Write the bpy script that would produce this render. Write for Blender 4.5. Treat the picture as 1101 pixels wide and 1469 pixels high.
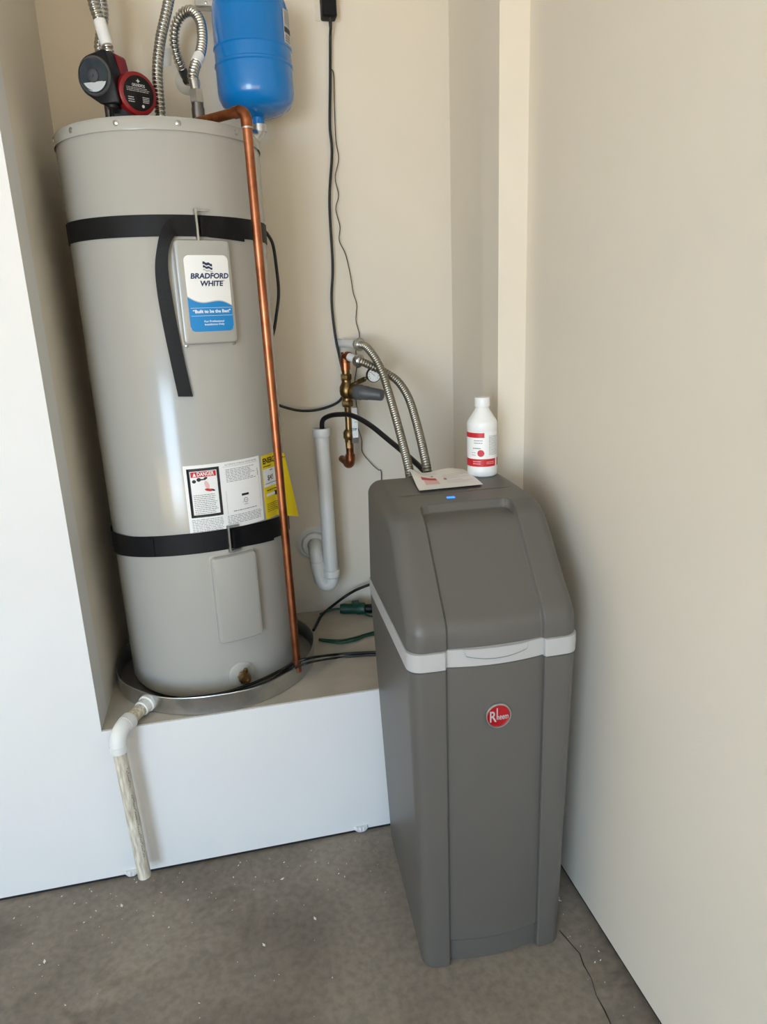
import bpy, bmesh, math, random
from mathutils import Vector, Matrix, noise
random.seed(7)
for o in list(bpy.data.objects): bpy.data.objects.remove(o)
scene = bpy.context.scene
COL = scene.collection
PI = math.pi

# ------------------------------------------------------------------ camera
FPX = 1005.2
PITCH, YAW, ROLL = -0.2730, 0.2126, 0.0409
CAM = Vector((0.3956, -1.7138, 1.4573))
FWD = Vector((math.sin(YAW)*math.cos(PITCH), math.cos(YAW)*math.cos(PITCH), math.sin(PITCH)))
_r = Vector((math.cos(YAW), -math.sin(YAW), 0)); _d = FWD.cross(_r)
RGT = math.cos(ROLL)*_r + math.sin(ROLL)*_d
DWN = -math.sin(ROLL)*_r + math.cos(ROLL)*_d
cd = bpy.data.cameras.new('camera'); cam = bpy.data.objects.new('camera', cd); COL.objects.link(cam)
cd.sensor_fit = 'VERTICAL'; cd.sensor_height = 36.0; cd.lens = FPX/1469*36.0
cd.clip_start = 0.05
cam.matrix_world = Matrix(((RGT.x, -DWN.x, -FWD.x, CAM.x), (RGT.y, -DWN.y, -FWD.y, CAM.y),
                           (RGT.z, -DWN.z, -FWD.z, CAM.z), (0, 0, 0, 1)))
scene.camera = cam

# ------------------------------------------------------------------ world, sun, exposure
scene.view_settings.view_transform = 'Standard'; scene.view_settings.look = 'None'
scene.view_settings.gamma = 1.0; scene.view_settings.use_curve_mapping = False
scene.view_settings.exposure = 0.60
w = bpy.data.worlds.new('sky'); scene.world = w; w.use_nodes = True
bg = w.node_tree.nodes['Background']
bg.inputs[0].default_value = (0.50, 0.73, 1.0, 1); bg.inputs[1].default_value = 1.1
sl = bpy.data.lights.new('sun', 'SUN'); sl.energy = 23.0; sl.angle = 0.009; sl.color = (1.0, 0.81, 0.48)
sun = bpy.data.objects.new('sun', sl); COL.objects.link(sun)
sun.rotation_euler = Vector((0.62, -0.30, -1.0)).to_track_quat('-Z', 'Y').to_euler()
# the open garage door: sky light coming in through it
al = bpy.data.lights.new('garage_door_daylight', 'AREA'); al.shape = 'RECTANGLE'; al.size = 1.3; al.size_y = 1.8
al.energy = 78.0; al.color = (0.58, 0.78, 1.0)
ao = bpy.data.objects.new('garage_door_daylight', al); COL.objects.link(ao)
ao.location = (-1.75, -4.5, 1.2)
ao.rotation_euler = Vector((0.45, 1.0, -0.05)).to_track_quat('-Z', 'Y').to_euler()

# ------------------------------------------------------------------ helpers
def ray(px, py): return FWD + (px-550.5)/FPX*RGT + (py-734.5)/FPX*DWN
def atY(px, py, Y): v = ray(px, py); return CAM + v*((Y-CAM.y)/v.y)
def atZ(px, py, Z): v = ray(px, py); return CAM + v*((Z-CAM.z)/v.z)

def lin(c):
    return tuple(((x/255)/12.92 if x/255 <= 0.04045 else ((x/255+0.055)/1.055)**2.4) for x in c)

def mat(name, rgb, rough=0.5, metal=0.0, var=0.06, scale=8.0, bump=0.0, bscale=60.0, spec=0.5, coat=0.0, stretch=None, dark=None):
    m = bpy.data.materials.new(name); m.use_nodes = True
    nt = m.node_tree; b = nt.nodes['Principled BSDF']
    c = lin(rgb)
    tc = nt.nodes.new('ShaderNodeTexCoord')
    mp = nt.nodes.new('ShaderNodeMapping'); nt.links.new(tc.outputs['Object'], mp.inputs[0])
    if stretch: mp.inputs['Scale'].default_value = stretch
    n = nt.nodes.new('ShaderNodeTexNoise'); n.inputs['Scale'].default_value = scale; n.inputs['Detail'].default_value = 6
    nt.links.new(mp.outputs[0], n.inputs['Vector'])
    r = nt.nodes.new('ShaderNodeValToRGB'); nt.links.new(n.outputs['Fac'], r.inputs[0])
    lo = dark if dark else tuple(x*(1-var*2) for x in c)
    if dark: lo = lin(dark)
    r.color_ramp.elements[0].color = (*lo, 1); r.color_ramp.elements[0].position = 0.25
    r.color_ramp.elements[1].color = (*[min(1, x*(1+var)) for x in c], 1); r.color_ramp.elements[1].position = 0.65
    nt.links.new(r.outputs[0], b.inputs['Base Color'])
    b.inputs['Roughness'].default_value = rough; b.inputs['Metallic'].default_value = metal
    b.inputs['Specular IOR Level'].default_value = spec
    b.inputs['Coat Weight'].default_value = coat
    if bump:
        n2 = nt.nodes.new('ShaderNodeTexNoise'); n2.inputs['Scale'].default_value = bscale; n2.inputs['Detail'].default_value = 3
        nt.links.new(mp.outputs[0], n2.inputs['Vector'])
        bp = nt.nodes.new('ShaderNodeBump'); bp.inputs['Strength'].default_value = bump; bp.inputs['Distance'].default_value = 0.002
        nt.links.new(n2.outputs['Fac'], bp.inputs['Height']); nt.links.new(bp.outputs[0], b.inputs['Normal'])
    return m

M = {}
def addm(k, *a, **kw): M[k] = mat(k, *a, **kw)
addm('wall_paint', (225, 216, 200), 0.75, var=0.012, scale=3, bump=0.12, bscale=180)
addm('white_paint', (226, 225, 223), 0.72, var=0.012, scale=3, bump=0.12, bscale=180)
addm('platform_dust', (178, 170, 156), 0.85, var=0.10, scale=7, bump=0.2, bscale=90)
addm('ceiling_paint', (236, 232, 224), 0.8, var=0.01)
addm('driveway', (196, 182, 160), 0.9, var=0.05)
addm('heater_enamel', (170, 168, 161), 0.16, var=0.012, scale=3, spec=0.5)
addm('black_strap', (15, 15, 17), 0.55, var=0.1, scale=30, bump=0.3, bscale=300, spec=0.25)
addm('steel', (190, 190, 188), 0.28, 1.0, var=0.06, scale=20)
addm('galvanised', (206, 207, 207), 0.3, 1.0, var=0.10, scale=14)
addm('dark_steel', (120, 118, 114), 0.4, 1.0, var=0.1, scale=20)
addm('stainless_flex', (198, 196, 190), 0.26, 1.0, var=0.05)
addm('hose_steel', (160, 154, 142), 0.4, 1.0, var=0.05)
addm('copper', (172, 110, 78), 0.34, 1.0, var=0.12, scale=16, dark=(134, 76, 48))
addm('old_copper', (156, 96, 62), 0.42, 1.0, var=0.2, scale=30, dark=(96, 58, 40))
addm('brass', (146, 118, 78), 0.36, 1.0, var=0.12, scale=40, dark=(96, 76, 50))
addm('pvc', (226, 226, 222), 0.4, var=0.02)
addm('pvc_dirty', (222, 216, 200), 0.55, var=0.05, scale=30, stretch=(6, 6, .8), dark=(158, 142, 116))
addm('white_plastic', (236, 236, 234), 0.35, var=0.01)
addm('clear_plastic', (214, 212, 202), 0.15, var=0.01)
addm('blue_enamel', (0, 118, 196), 0.24, var=0.02, coat=0.3)
addm('pump_red', (128, 16, 22), 0.38, var=0.05)
addm('black_plastic', (10, 10, 11), 0.45, var=0.05, spec=0.3)
addm('black_rubber', (16, 16, 17), 0.45, var=0.05)
addm('green_plastic', (10, 62, 46), 0.45, var=0.06)
addm('grey_plastic', (84, 86, 88), 0.45, var=0.03)
addm('softener_grey', (92, 89, 84), 0.42, var=0.015, scale=4, bump=0.12, bscale=420)
addm('softener_band', (178, 177, 175), 0.42, var=0.015, bump=0.08, bscale=420)
addm('seam_black', (24, 23, 22), 0.7)
addm('print_white', (238, 238, 236), 0.4, var=0.01)
addm('print_black', (26, 26, 28), 0.5)
addm('print_grey', (120, 120, 122), 0.5)
addm('print_pale', (196, 196, 196), 0.5, var=0.01)
addm('print_navy', (24, 40, 84), 0.45)
addm('print_blue', (16, 132, 200), 0.4, var=0.02)
addm('print_red', (196, 30, 40), 0.45, var=0.02)
addm('print_pink', (236, 190, 188), 0.5)
addm('print_yellow', (232, 204, 20), 0.45, var=0.02)
addm('print_teal', (20, 120, 110), 0.45)
addm('badge_red', (176, 14, 30), 0.25, 0.3, var=0.05)
addm('dial_face', (58, 68, 76), 0.3, var=0.15, scale=60)
addm('paper', (236, 234, 230), 0.6, var=0.015)
addm('paint_flake', (222, 220, 214), 0.8, var=0.08)
m = mat('blue_led', (10, 90, 230), 0.3); b = m.node_tree.nodes['Principled BSDF']
b.inputs['Emission Color'].default_value = (0.01, 0.16, 1.0, 1); b.inputs['Emission Strength'].default_value = 1.6; M['blue_led'] = m
m = bpy.data.materials.new('dial_glass'); m.use_nodes = True; b = m.node_tree.nodes['Principled BSDF']
b.inputs['Transmission Weight'].default_value = 1.0; b.inputs['Roughness'].default_value = 0.06; b.inputs['IOR'].default_value = 1.25
b.inputs['Base Color'].default_value = (0.86, 0.9, 0.95, 1); M['dial_glass'] = m

# concrete floor
def floor_mat():
    m = bpy.data.materials.new('garage_concrete'); m.use_nodes = True; nt = m.node_tree; b = nt.nodes['Principled BSDF']
    N = nt.nodes.new; L = nt.links.new
    tc = N('ShaderNodeTexCoord')
    def nz(s, d, ds=0.0):
        n = N('ShaderNodeTexNoise'); n.inputs['Scale'].default_value = s; n.inputs['Detail'].default_value = d; n.inputs['Distortion'].default_value = ds
        L(tc.outputs['Object'], n.inputs['Vector']); return n
    a = nz(2.6, 8, .6); r1 = N('ShaderNodeValToRGB'); L(a.outputs['Fac'], r1.inputs[0])
    r1.color_ramp.elements[0].color = (*lin((104, 96, 87)), 1); r1.color_ramp.elements[0].position = .3
    r1.color_ramp.elements[1].color = (*lin((143, 134, 122)), 1); r1.color_ramp.elements[1].position = .68
    c = nz(55, 6); r2 = N('ShaderNodeValToRGB'); L(c.outputs['Fac'], r2.inputs[0])
    r2.color_ramp.elements[0].color = (.78, .78, .78, 1); r2.color_ramp.elements[0].position = .3
    r2.color_ramp.elements[1].color = (1.12, 1.12, 1.12, 1); r2.color_ramp.elements[1].position = .62
    mx = N('ShaderNodeMixRGB'); mx.blend_type = 'MULTIPLY'; mx.inputs[0].default_value = .75
    L(r1.outputs[0], mx.inputs[1]); L(r2.outputs[0], mx.inputs[2])
    s = nz(4.2, 3, 1.2); r3 = N('ShaderNodeValToRGB'); L(s.outputs['Fac'], r3.inputs[0])
    r3.color_ramp.elements[0].color = (.62, .60, .57, 1); r3.color_ramp.elements[0].position = .30
    r3.color_ramp.elements[1].color = (1, 1, 1, 1); r3.color_ramp.elements[1].position = .42
    m2 = N('ShaderNodeMixRGB'); m2.blend_type = 'MULTIPLY'; m2.inputs[0].default_value = .8
    L(mx.outputs[0], m2.inputs[1]); L(r3.outputs[0], m2.inputs[2])
    L(m2.outputs[0], b.inputs['Base Color']); b.inputs['Roughness'].default_value = .82
    bp = N('ShaderNodeBump'); bp.inputs['Strength'].default_value = .35; bp.inputs['Distance'].default_value = .002
    L(c.outputs['Fac'], bp.inputs['Height']); L(bp.outputs[0], b.inputs['Normal'])
    return m
M['concrete'] = floor_mat()

def obj(name, vf, m, parent=None, smooth=None):
    """one mesh object; smooth = autosmooth angle in degrees, 0 flat, None = 35. Vertices in world space; child meshes
    are stored relative to their thing's base point."""
    v, f = vf
    off = ORIG.get(parent.name, Vector()) if parent is not None else Vector()
    me = bpy.data.meshes.new(name)
    me.from_pydata([tuple(Vector(p)-off) for p in v], [], f); me.update()
    bm = bmesh.new(); bm.from_mesh(me); bmesh.ops.remove_doubles(bm, verts=bm.verts, dist=1e-6)
    bmesh.ops.recalc_face_normals(bm, faces=bm.faces)
    ang = math.radians(35 if smooth is None else smooth)
    for fc in bm.faces: fc.smooth = ang > 0
    for e in bm.edges:
        if len(e.link_faces) == 2 and e.calc_face_angle(0) > ang: e.smooth = False
    bm.to_mesh(me); bm.free()
    me.materials.append(M[m] if isinstance(m, str) else m)
    o = bpy.data.objects.new(name, me); COL.objects.link(o)
    if parent is not None:
        o.parent = parent; ORIG[o.name] = off
    return o
ORIG = {}

def thing(name, label, cat, loc, group=None):
    o = bpy.data.objects.new(name, None); COL.objects.link(o); o.location = loc; o.empty_display_size = .05
    o['label'] = label; o['category'] = cat
    if group: o['group'] = group
    ORIG[o.name] = Vector(loc); return o
def tag(o, label, cat, group=None):
    o['label'] = label; o['category'] = cat
    if group: o['group'] = group
    return o
def struct(name, vf, m, label=None, smooth=0):
    o = obj(name, vf, m, None, smooth); o['kind'] = 'structure'
    if label: o['label'] = label
    return o

# ---- shapes (each returns verts, faces)
def join(*parts):
    V, F = [], []
    for v, f in parts:
        n = len(V); V += [Vector(p) for p in v]; F += [tuple(i+n for i in q) for q in f]
    return V, F
def box(x0, x1, y0, y1, z0, z1):
    v = [(x, y, z) for z in (z0, z1) for y in (y0, y1) for x in (x0, x1)]
    return v, [(0, 2, 3, 1), (4, 5, 7, 6), (0, 1, 5, 4), (2, 6, 7, 3), (0, 4, 6, 2), (1, 3, 7, 5)]
def frame(axis):
    a = Vector(axis).normalized(); h = Vector((0, 0, 1)) if abs(a.z) < .9 else Vector((1, 0, 0))
    u = h.cross(a).normalized(); return u, a.cross(u), a
def lathe(prof, loc, axis=(0, 0, 1), seg=32, a0=0, a1=2*PI):
    """prof: (r, h) list; caps closed where r = 0"""
    u, v, a = frame(axis); V, F = [], []; loc = Vector(loc); full = abs(a1-a0-2*PI) < 1e-6
    n = seg if full else seg+1
    for r, h in prof:
        for i in range(n):
            t = a0+(a1-a0)*i/seg
            V.append(loc + a*h + (u*math.cos(t)+v*math.sin(t))*max(r, 1e-5))
    for k in range(len(prof)-1):
        for i in range(seg):
            j = (i+1) % n
            F.append((k*n+i, k*n+j, (k+1)*n+j, (k+1)*n+i))
    return V, F
def cyl(p0, p1, r, seg=24, r1=None):
    p0, p1 = Vector(p0), Vector(p1); L = (p1-p0).length; r1 = r if r1 is None else r1
    return lathe([(0, 0), (r, 0), (r1, L), (0, L)], p0, p1-p0, seg)
def crom(pts, n=12):
    pts = [Vector(p) for p in pts]; P = [pts[0]*2-pts[1]]+pts+[pts[-1]*2-pts[-2]]; out = []
    for i in range(1, len(P)-2):
        for k in range(n):
            t = k/n; a, b, c, d = P[i-1:i+3]
            out.append(.5*((2*b)+(c-a)*t+(2*a-5*b+4*c-d)*t*t+(3*b-a-3*c+d)*t**3))
    out.append(P[-2]); return out
def resample(pts, step):
    out = [pts[0].copy()]; acc = 0
    for a, b in zip(pts, pts[1:]):
        L = (b-a).length
        if L < 1e-9: continue
        d = step-acc
        while d <= L: out.append(a+(b-a)*d/L); d += step
        acc = (acc+L) % step
    if (out[-1]-pts[-1]).length > step*.3: out.append(pts[-1].copy())
    return out
def tube(pts, r, seg=12, rf=None, caps=True):
    pts = [Vector(p) for p in pts]; V, F = [], []; s = 0; u = None
    for i, p in enumerate(pts):
        t = (pts[min(i+1, len(pts)-1)]-pts[max(i-1, 0)]).normalized()
        if u is None: u, w_, _ = frame(t)
        else: u = (u-t*u.dot(t)).normalized()
        w_ = t.cross(u)
        if i: s += (p-pts[i-1]).length
        rr = rf(s) if rf else r
        for k in range(seg):
            a = 2*PI*k/seg; V.append(p+(u*math.cos(a)+w_*math.sin(a))*rr)
    for i in range(len(pts)-1):
        for k in range(seg):
            j = (k+1) % seg; F.append((i*seg+k, i*seg+j, (i+1)*seg+j, (i+1)*seg+k))
    if caps: F += [tuple(range(seg)), tuple((len(pts)-1)*seg+k for k in range(seg))]
    return V, F
def corr(pts, r, amp, pitch, seg=20, per=8):
    P = resample(crom(pts, 24), pitch/per)
    return tube(P, r, seg, rf=lambda s: r+amp*(1-2.2*abs(math.cos(PI*s/pitch))**5))
def elbow(p0, corner, p1, r, seg=20, n=10):
    """smooth bend from p0 to p1 around corner"""
    p0, c, p1 = Vector(p0), Vector(corner), Vector(p1)
    return tube([(p0*(1-t)**2+c*2*t*(1-t)+p1*t*t) for t in [i/n for i in range(n+1)]], r, seg)
def hexnut(p0, p1, r):
    p0, p1 = Vector(p0), Vector(p1); L = (p1-p0).length
    return lathe([(0, 0), (r*.9, 0), (r, L*.12), (r, L*.88), (r*.9, L), (0, L)], p0, p1-p0, 6)
def plane_map(o, ux, uy):
    o, ux, uy = Vector(o), Vector(ux).normalized(), Vector(uy).normalized(); n = ux.cross(uy)
    return lambda u, v, off: o+ux*u+uy*v+n*off
def cyl_map(cx, cy, r, a0, z0):
    return lambda u, v, off: Vector((cx+(r+off)*math.cos(a0+u/r), cy+(r+off)*math.sin(a0+u/r), z0+v))
def plate(mp, w2, h2, rad, layers, nmid=10, nc=6):
    """rounded-rectangle plate, half size w2 x h2; layers = [(inset, offset)...] outside to inside, last one closed"""
    def cols(ins):
        w, h, r = w2-ins, h2-ins, max(rad-ins, 1e-4); out = []
        for i in range(nc): a = PI/2*i/nc; out.append((-w+r-r*math.cos(a), h-r+r*math.sin(a)))
        for i in range(nmid+1): out.append((-w+r+(2*w-2*r)*i/nmid, h))
        for i in range(1, nc+1): a = PI/2*(1-i/nc); out.append((w-r+r*math.cos(a), h-r+r*math.sin(a)))
        return out
    V, F = [], []; N = None
    for ins, off in layers:
        c = cols(ins); N = len(c)
        V += [mp(u, t, off) for u, t in c]+[mp(u, -t, off) for u, t in c]
    for k in range(len(layers)-1):
        A, B = k*2*N, (k+1)*2*N
        for i in range(N-1):
            F += [(A+i, A+i+1, B+i+1, B+i), (A+N+i, B+N+i, B+N+i+1, A+N+i+1)]
        F += [(A, B, B+N, A+N), (A+N-1, A+2*N-1, B+2*N-1, B+N-1)]
    B = (len(layers)-1)*2*N
    for i in range(N-1): F.append((B+i, B+i+1, B+N+i+1, B+N+i))
    return V, F
def strip(mp, us, lo, hi, off):
    """columns from lo(u) to hi(u)"""
    V, F = [], []
    for u in us: V += [mp(u, lo(u), off), mp(u, hi(u), off)]
    for i in range(len(us)-1): F.append((2*i, 2*i+2, 2*i+3, 2*i+1))
    return V, F
def rect(mp, u0, u1, v0, v1, off, n=None):
    n = n or max(1, int((u1-u0)/.012)); return strip(mp, [u0+(u1-u0)*i/n for i in range(n+1)], lambda u: v0, lambda u: v1, off)
def text(mp, s, size, u, v, off, align='CENTER', bold=0.0, shear=0.0, sx=1.0, fit=None):
    cu = bpy.data.curves.new('t', 'FONT'); cu.body = s; cu.size = size; cu.align_x = align; cu.align_y = 'CENTER'
    cu.offset = bold*size; cu.shear = shear; cu.resolution_u = 3
    o = bpy.data.objects.new('t', cu); COL.objects.link(o)
    dg = bpy.context.evaluated_depsgraph_get(); me = bpy.data.meshes.new_from_object(o.evaluated_get(dg))
    vs = [p.co.copy() for p in me.vertices]; fs = [tuple(q.vertices) for q in me.polygons]
    bpy.data.objects.remove(o); bpy.data.curves.remove(cu); bpy.data.meshes.remove(me)
    if fit and vs:
        wd = max(p.x for p in vs)-min(p.x for p in vs); sx = fit/wd
    return [mp(u+p.x*sx, v+p.y, off) for p in vs], fs
def scribble(mp, u0, u1, v0, v1, rows, off, h=.35, seed=1, fill=.85):
    """rows of tiny word-like dashes"""
    rnd = random.Random(seed); parts = []; dv = (v1-v0)/rows
    for k in range(rows):
        y = v1-dv*(k+.5); x = u0; end = u0+(u1-u0)*(fill+(1-fill)*rnd.random())
        while x < end:
            l = (u1-u0)*rnd.uniform(.04, .14); e = min(x+l, end)
            parts.append(rect(mp, x, e, y-dv*h/2, y+dv*h/2, off, 1)); x = e+(u1-u0)*.02
    return join(*parts)

# ------------------------------------------------------------------ the garage and its niche
W, WN, D, S, CE = 1.154, 1.080, 0.592, 0.4575, 2.62
XL, YB = -4.6, -4.6
struct('floor', box(XL-.1, W+.1, YB, 0.2, -.12, 0), 'concrete')
struct('wall_front', box(XL, 0, 0, .1, .010, CE), 'white_paint')
struct('wall_step', box(0, W, 0, .05, .010, S-.002), 'white_paint')
struct('floor_platform', box(0, W, .004, D, S-.002, S), 'platform_dust')
struct('wall_left', box(-.1, 0, .1, D, 0, CE), 'wall_paint')
struct('wall_back', box(-.1, W+.1, D, D+.1, 0, CE), 'wall_paint')
struct('wall_right', box(W, W+.1, YB, D, .016, CE), 'wall_paint')
struct('wall_stub', box(WN, W, 0, .115, S, CE), 'wall_paint')
struct('wall_far', box(XL-.1, XL, YB, .1, 0, CE), 'wall_paint')
struct('ceiling', box(XL-.1, W+.1, YB, D+.1, CE, CE+.12), 'ceiling_paint')
struct('gap_shade_1', box(XL, W, .004, .05, 0, .010), 'seam_black')            # black strip stands in for the shade in the gap under the drywall
struct('gap_shade_2', box(W+.006, W+.05, YB, 0, 0, .016), 'seam_black')  # black strip painting the shade of the gap below the right wall
struct('ground', box(-16, 14, -22, YB, -.2, -.03), 'driveway')
# cracked joint in the slab along the right wall
def crack():
    pts = [atZ(*q, 0) for q in [(803, 1335), (812, 1345), (822, 1357), (832, 1368), (838, 1385), (849, 1404), (856, 1428), (868, 1450), (878, 1472), (900, 1520)]]
    V, F = [], []
    rnd = random.Random(3)
    for i, p in enumerate(pts):
        wd = rnd.uniform(.0006, .0018); p = Vector((p.x, p.y, 0))
        V += [p+Vector((-wd, 0, .0006)), p+Vector((wd, 0, .0006))]
    F = [(2*i, 2*i+1, 2*i+3, 2*i+2) for i in range(len(pts)-1)]
    return V, F
fl = bpy.data.objects['floor']
ck = obj('slab_crack', crack(), 'seam_black', fl, 0)

# ------------------------------------------------------------------ drain pan
PX, PY, PR = .297, .289, .290
pan = thing('drain_pan', 'round galvanised metal drain pan under the water heater', 'pan', (PX, PY, S))
pw = obj('pan_wall', lathe([(0, .001), (PR-.008, .001), (PR-.004, .004), (PR-.003, .050), (PR, .054), (PR+.001, .052), (PR-.001, .048), (PR-.001, .003), (PR-.006, 0), (0, 0)], (PX, PY, S), seg=96), 'galvanised', pan, 40)
for v in pw.data.vertices:                      # hand-formed sheet: not quite round
    a = math.atan2(v.co.y, v.co.x); k = v.co.z/.06
    if v.co.xy.length > .25: v.co.xy *= 1+.004*k*(math.sin(9*a+1)+math.sin(14*a)*.6); v.co.z += .0015*k*math.sin(7*a)

# ------------------------------------------------------------------ water heater
HX, HY, HR, ZB, ZT = .294, .330, .248, S+.004, 1.904
H = thing('water_heater', 'tall grey cylindrical electric water heater standing in a metal pan', 'water heater', (HX, HY, ZB))
obj('tank_jacket', lathe([(0, 0), (HR-.006, 0), (HR-.001, .008), (HR, .02), (HR, 1.424), (HR-.003, 1.43), (0, 1.43)], (HX, HY, ZB), seg=128), 'heater_enamel', H)
obj('top_cap', lathe([(HR+.0025, 1.414), (HR+.0028, 1.416), (HR+.0025, 1.436), (HR-.002, ZT-ZB), (HR-.02, ZT-ZB+.001), (0, ZT-ZB+.001)], (HX, HY, ZB), seg=128), 'heater_enamel', H)
for a in (-137, -108, -77, -42, -24, -165):
    ar = math.radians(a); n = Vector((math.cos(ar), math.sin(ar), 0)); p = Vector((HX, HY, ZT-.014))+n*(HR+.002)
    obj('screw', lathe([(.0065, 0), (.006, .002), (.003, .0036), (0, .0038)], p, n, 12), 'steel', H)
AP = math.radians(-71.4)
for zc, hh, hw in ((1.527, .1195, .066), (.744, .123, .061)):
    mp = cyl_map(HX, HY, HR, AP, zc)
    pn = obj('access_panel', plate(mp, hw, hh, .012, [(0, -.004), (0, .004), (.0015, .012), (.004, .0155), (.009, .017)], 14), 'heater_enamel', H, 30)
    obj('panel_flange', plate(mp, hw+.005, hh+.003, .008, [(0, -.002), (0, .0015), (.002, .002)], 14), 'heater_enamel', pn, 30)
    for sx in ((-.9, .9) if zc > 1 else (0,)):
        p = mp(hw*sx, -hh-.002 if zc > 1 else hh+.006, .002); n = (p-Vector((HX, HY, p.z))).normalized()
        obj('screw', lathe([(.004, 0), (.0035, .002), (0, .003)], p, n, 10), 'steel', pn)
# brand label on upper panel
mp = cyl_map(HX, HY, HR, math.radians(-70.6), 1.524); LO = .0176
LW, LH = .0505, .0865
bl = obj('brand_label', plate(mp, LW, LH, .012, [(0, LO-.0003), (.0003, LO)], 12), 'print_white', H)
bl['label'] = 'white and blue maker label on upper panel'
us = [-LW+2*LW*i/40 for i in range(41)]
def corner(u, r=.012): d = abs(u)-(LW-r); return -LH+(r-math.sqrt(max(r*r-d*d, 0)) if d > 0 else 0)
wave = lambda u: -.004-.022*((u+LW)/(2*LW))**.8+.006*math.sin((u+LW)/(2*LW)*PI*2+PI)*1.0+(-.002)
obj('blue_wave', strip(mp, us, corner, wave, LO+.0002), 'print_blue', bl)
obj('wave_edge', strip(mp, us, lambda u: wave(u)-.0006, lambda u: wave(u)+.0016, LO+.0003), 'print_pale', bl)
obj('brand_lettering', join(text(mp, 'BRADFORD', .0165, .004, .0395, LO+.0004, bold=.035, shear=.15, fit=.088), text(mp, 'WHITE', .0165, .006, .0225, LO+.0004, bold=.035, shear=.15, fit=.053), text(mp, '™', .006, .035, .028, LO+.0004)), 'print_navy', bl)
for k, (v0, mt) in enumerate(((.066, 'print_navy'), (.0585, 'print_navy'), (.052, 'print_pale'))):
    us2 = [-.010+.021*i/10 for i in range(11)]
    f = lambda u, v0=v0: v0-.0045*((u+.010)/.021)+.0012*math.sin((u+.01)*600)
    obj('flag_stripe', strip(mp, us2, f, lambda u, f=f, k=k: f(u)+.006-.001*k, LO+.0004), mt, bl)
obj('slogan', join(text(mp, '“Built to be the Best”', .0105, .002, -.0405, LO+.0004, bold=.03, fit=.088), text(mp, 'For Professional', .006, .004, -.0635, LO+.0004, bold=.02, fit=.046), text(mp, 'Installation Only', .006, .004, -.0705, LO+.0004, bold=.02, fit=.046),
    rect(mp, -.046, LW-.001, -.0325, -.0319, LO+.0004), rect(mp, -.046, LW-.001, -.0505, -.0499, LO+.0004)), 'print_white', bl)
# warning sheet above the lower strap
mp = cyl_map(HX, HY, HR, math.radians(-70.9), 1.0245); LO = .0006
ws = obj('warning_sheet', plate(mp, .105, .0885, .001, [(0, .0002), (.0002, LO)], 24), 'print_white', H)
ws['label'] = 'white safety and rating sheet stuck on the jacket'
def bar(u0, u1, v0, v1, t, off): return join(rect(mp, u0, u1, v0, v0+t, off), rect(mp, u0, u1, v1-t, v1, off), rect(mp, u0, u0+t, v0, v1, off), rect(mp, u1-t, u1, v0, v1, off))
obj('danger_frame', bar(-.097, -.016, -.048, .080, .007, LO+.0003), 'print_black', ws)
obj('danger_banner', rect(mp, -.088, -.025, .0575, .0715, LO+.0003), 'print_red', ws)
obj('danger_lettering', join(text(mp, 'DANGER', .0145, -.0515, .0645, LO+.0006, bold=.02, fit=.042), ([mp(-.083, .0595, LO+.0006), mp(-.0745, .0595, LO+.0006), mp(-.0787, .0698, LO+.0006)], [(0, 1, 2)])), 'print_white', ws)
def blob(u, v, ru, rv, off, rot=0, n=16):
    c, s = math.cos(rot), math.sin(rot)
    return [mp(u+ru*math.cos(t)*c-rv*math.sin(t)*s, v+ru*math.cos(t)*s+rv*math.sin(t)*c, off) for t in [2*PI*i/n for i in range(n)]], [tuple(range(n))]
for bb in (blob(-.081, .047, .005, .0045, LO+.0004), blob(-.069, .051, .0055, .005, LO+.0004), rect(mp, -.068, -.052, .049, .0525, LO+.0004), blob(-.052, .0535, .005, .003, LO+.0004, .3), blob(-.0375, .0215, .007, .0025, LO+.0004, -.35)): obj('danger_drawing', bb, 'print_black', ws)
obj('danger_water', blob(-.050, .036, .0055, .011, LO+.0005, .3), 'print_pink', ws)
obj('danger_shoe', blob(-.047, .0225, .010, .0035, LO+.0006, -.25), 'print_red', ws)
fine = [scribble(mp, -.086, -.027, -.040+.0, .013, 11, LO+.0003, .34, 4), scribble(mp, -.097, -.016, -.087, -.052, 8, LO+.0003, .32, 5, .9),
        scribble(mp, .0, .088, .034, .070, 9, LO+.0003, .34, 6, .75), scribble(mp, -.006, .098, -.078, -.053, 6, LO+.0003, .34, 7, .96), scribble(mp, .012, .085, -.046, -.042, 1, LO+.0003, .5, 8, .98),
        rect(mp, -.006, .098, .0755, .0760, LO+.0003), rect(mp, -.004, -.0035, -.05, .012, LO+.0003), rect(mp, .098, .0985, -.05, .05, LO+.0003), rect(mp, .094, .0955, .038, .058, LO+.0003)]
o = obj('fine_print', join(*fine), 'print_grey', ws); o['kind'] = 'stuff'
obj('sheet_heading', text(mp, 'AUTOMATIC STORAGE WATER HEATER', .006, .047, .0805, LO+.0003, fit=.095), 'print_grey', ws)
def ringp(u, v, r, t, off, n=24):
    V = []; F = []
    for i in range(n): a = 2*PI*i/n; V += [mp(u+r*math.cos(a), v+r*math.sin(a), off), mp(u+(r-t)*math.cos(a), v+(r-t)*math.sin(a), off)]
    for i in range(n): j = (i+1) % n; F.append((2*i, 2*j, 2*j+1, 2*i+1))
    return V, F
obj('listing_mark', join(ringp(.050, -.020, .0065, .0011, LO+.0003), text(mp, 'UL', .006, .050, -.020, LO+.0003), text(mp, 'LISTED', .004, .050, -.031, LO+.0003), rect(mp, .039, .060, -.0075, -.0015, LO+.0003), text(mp, 'c', .006, .041, -.024, LO+.0003)), 'print_black', ws)
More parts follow.
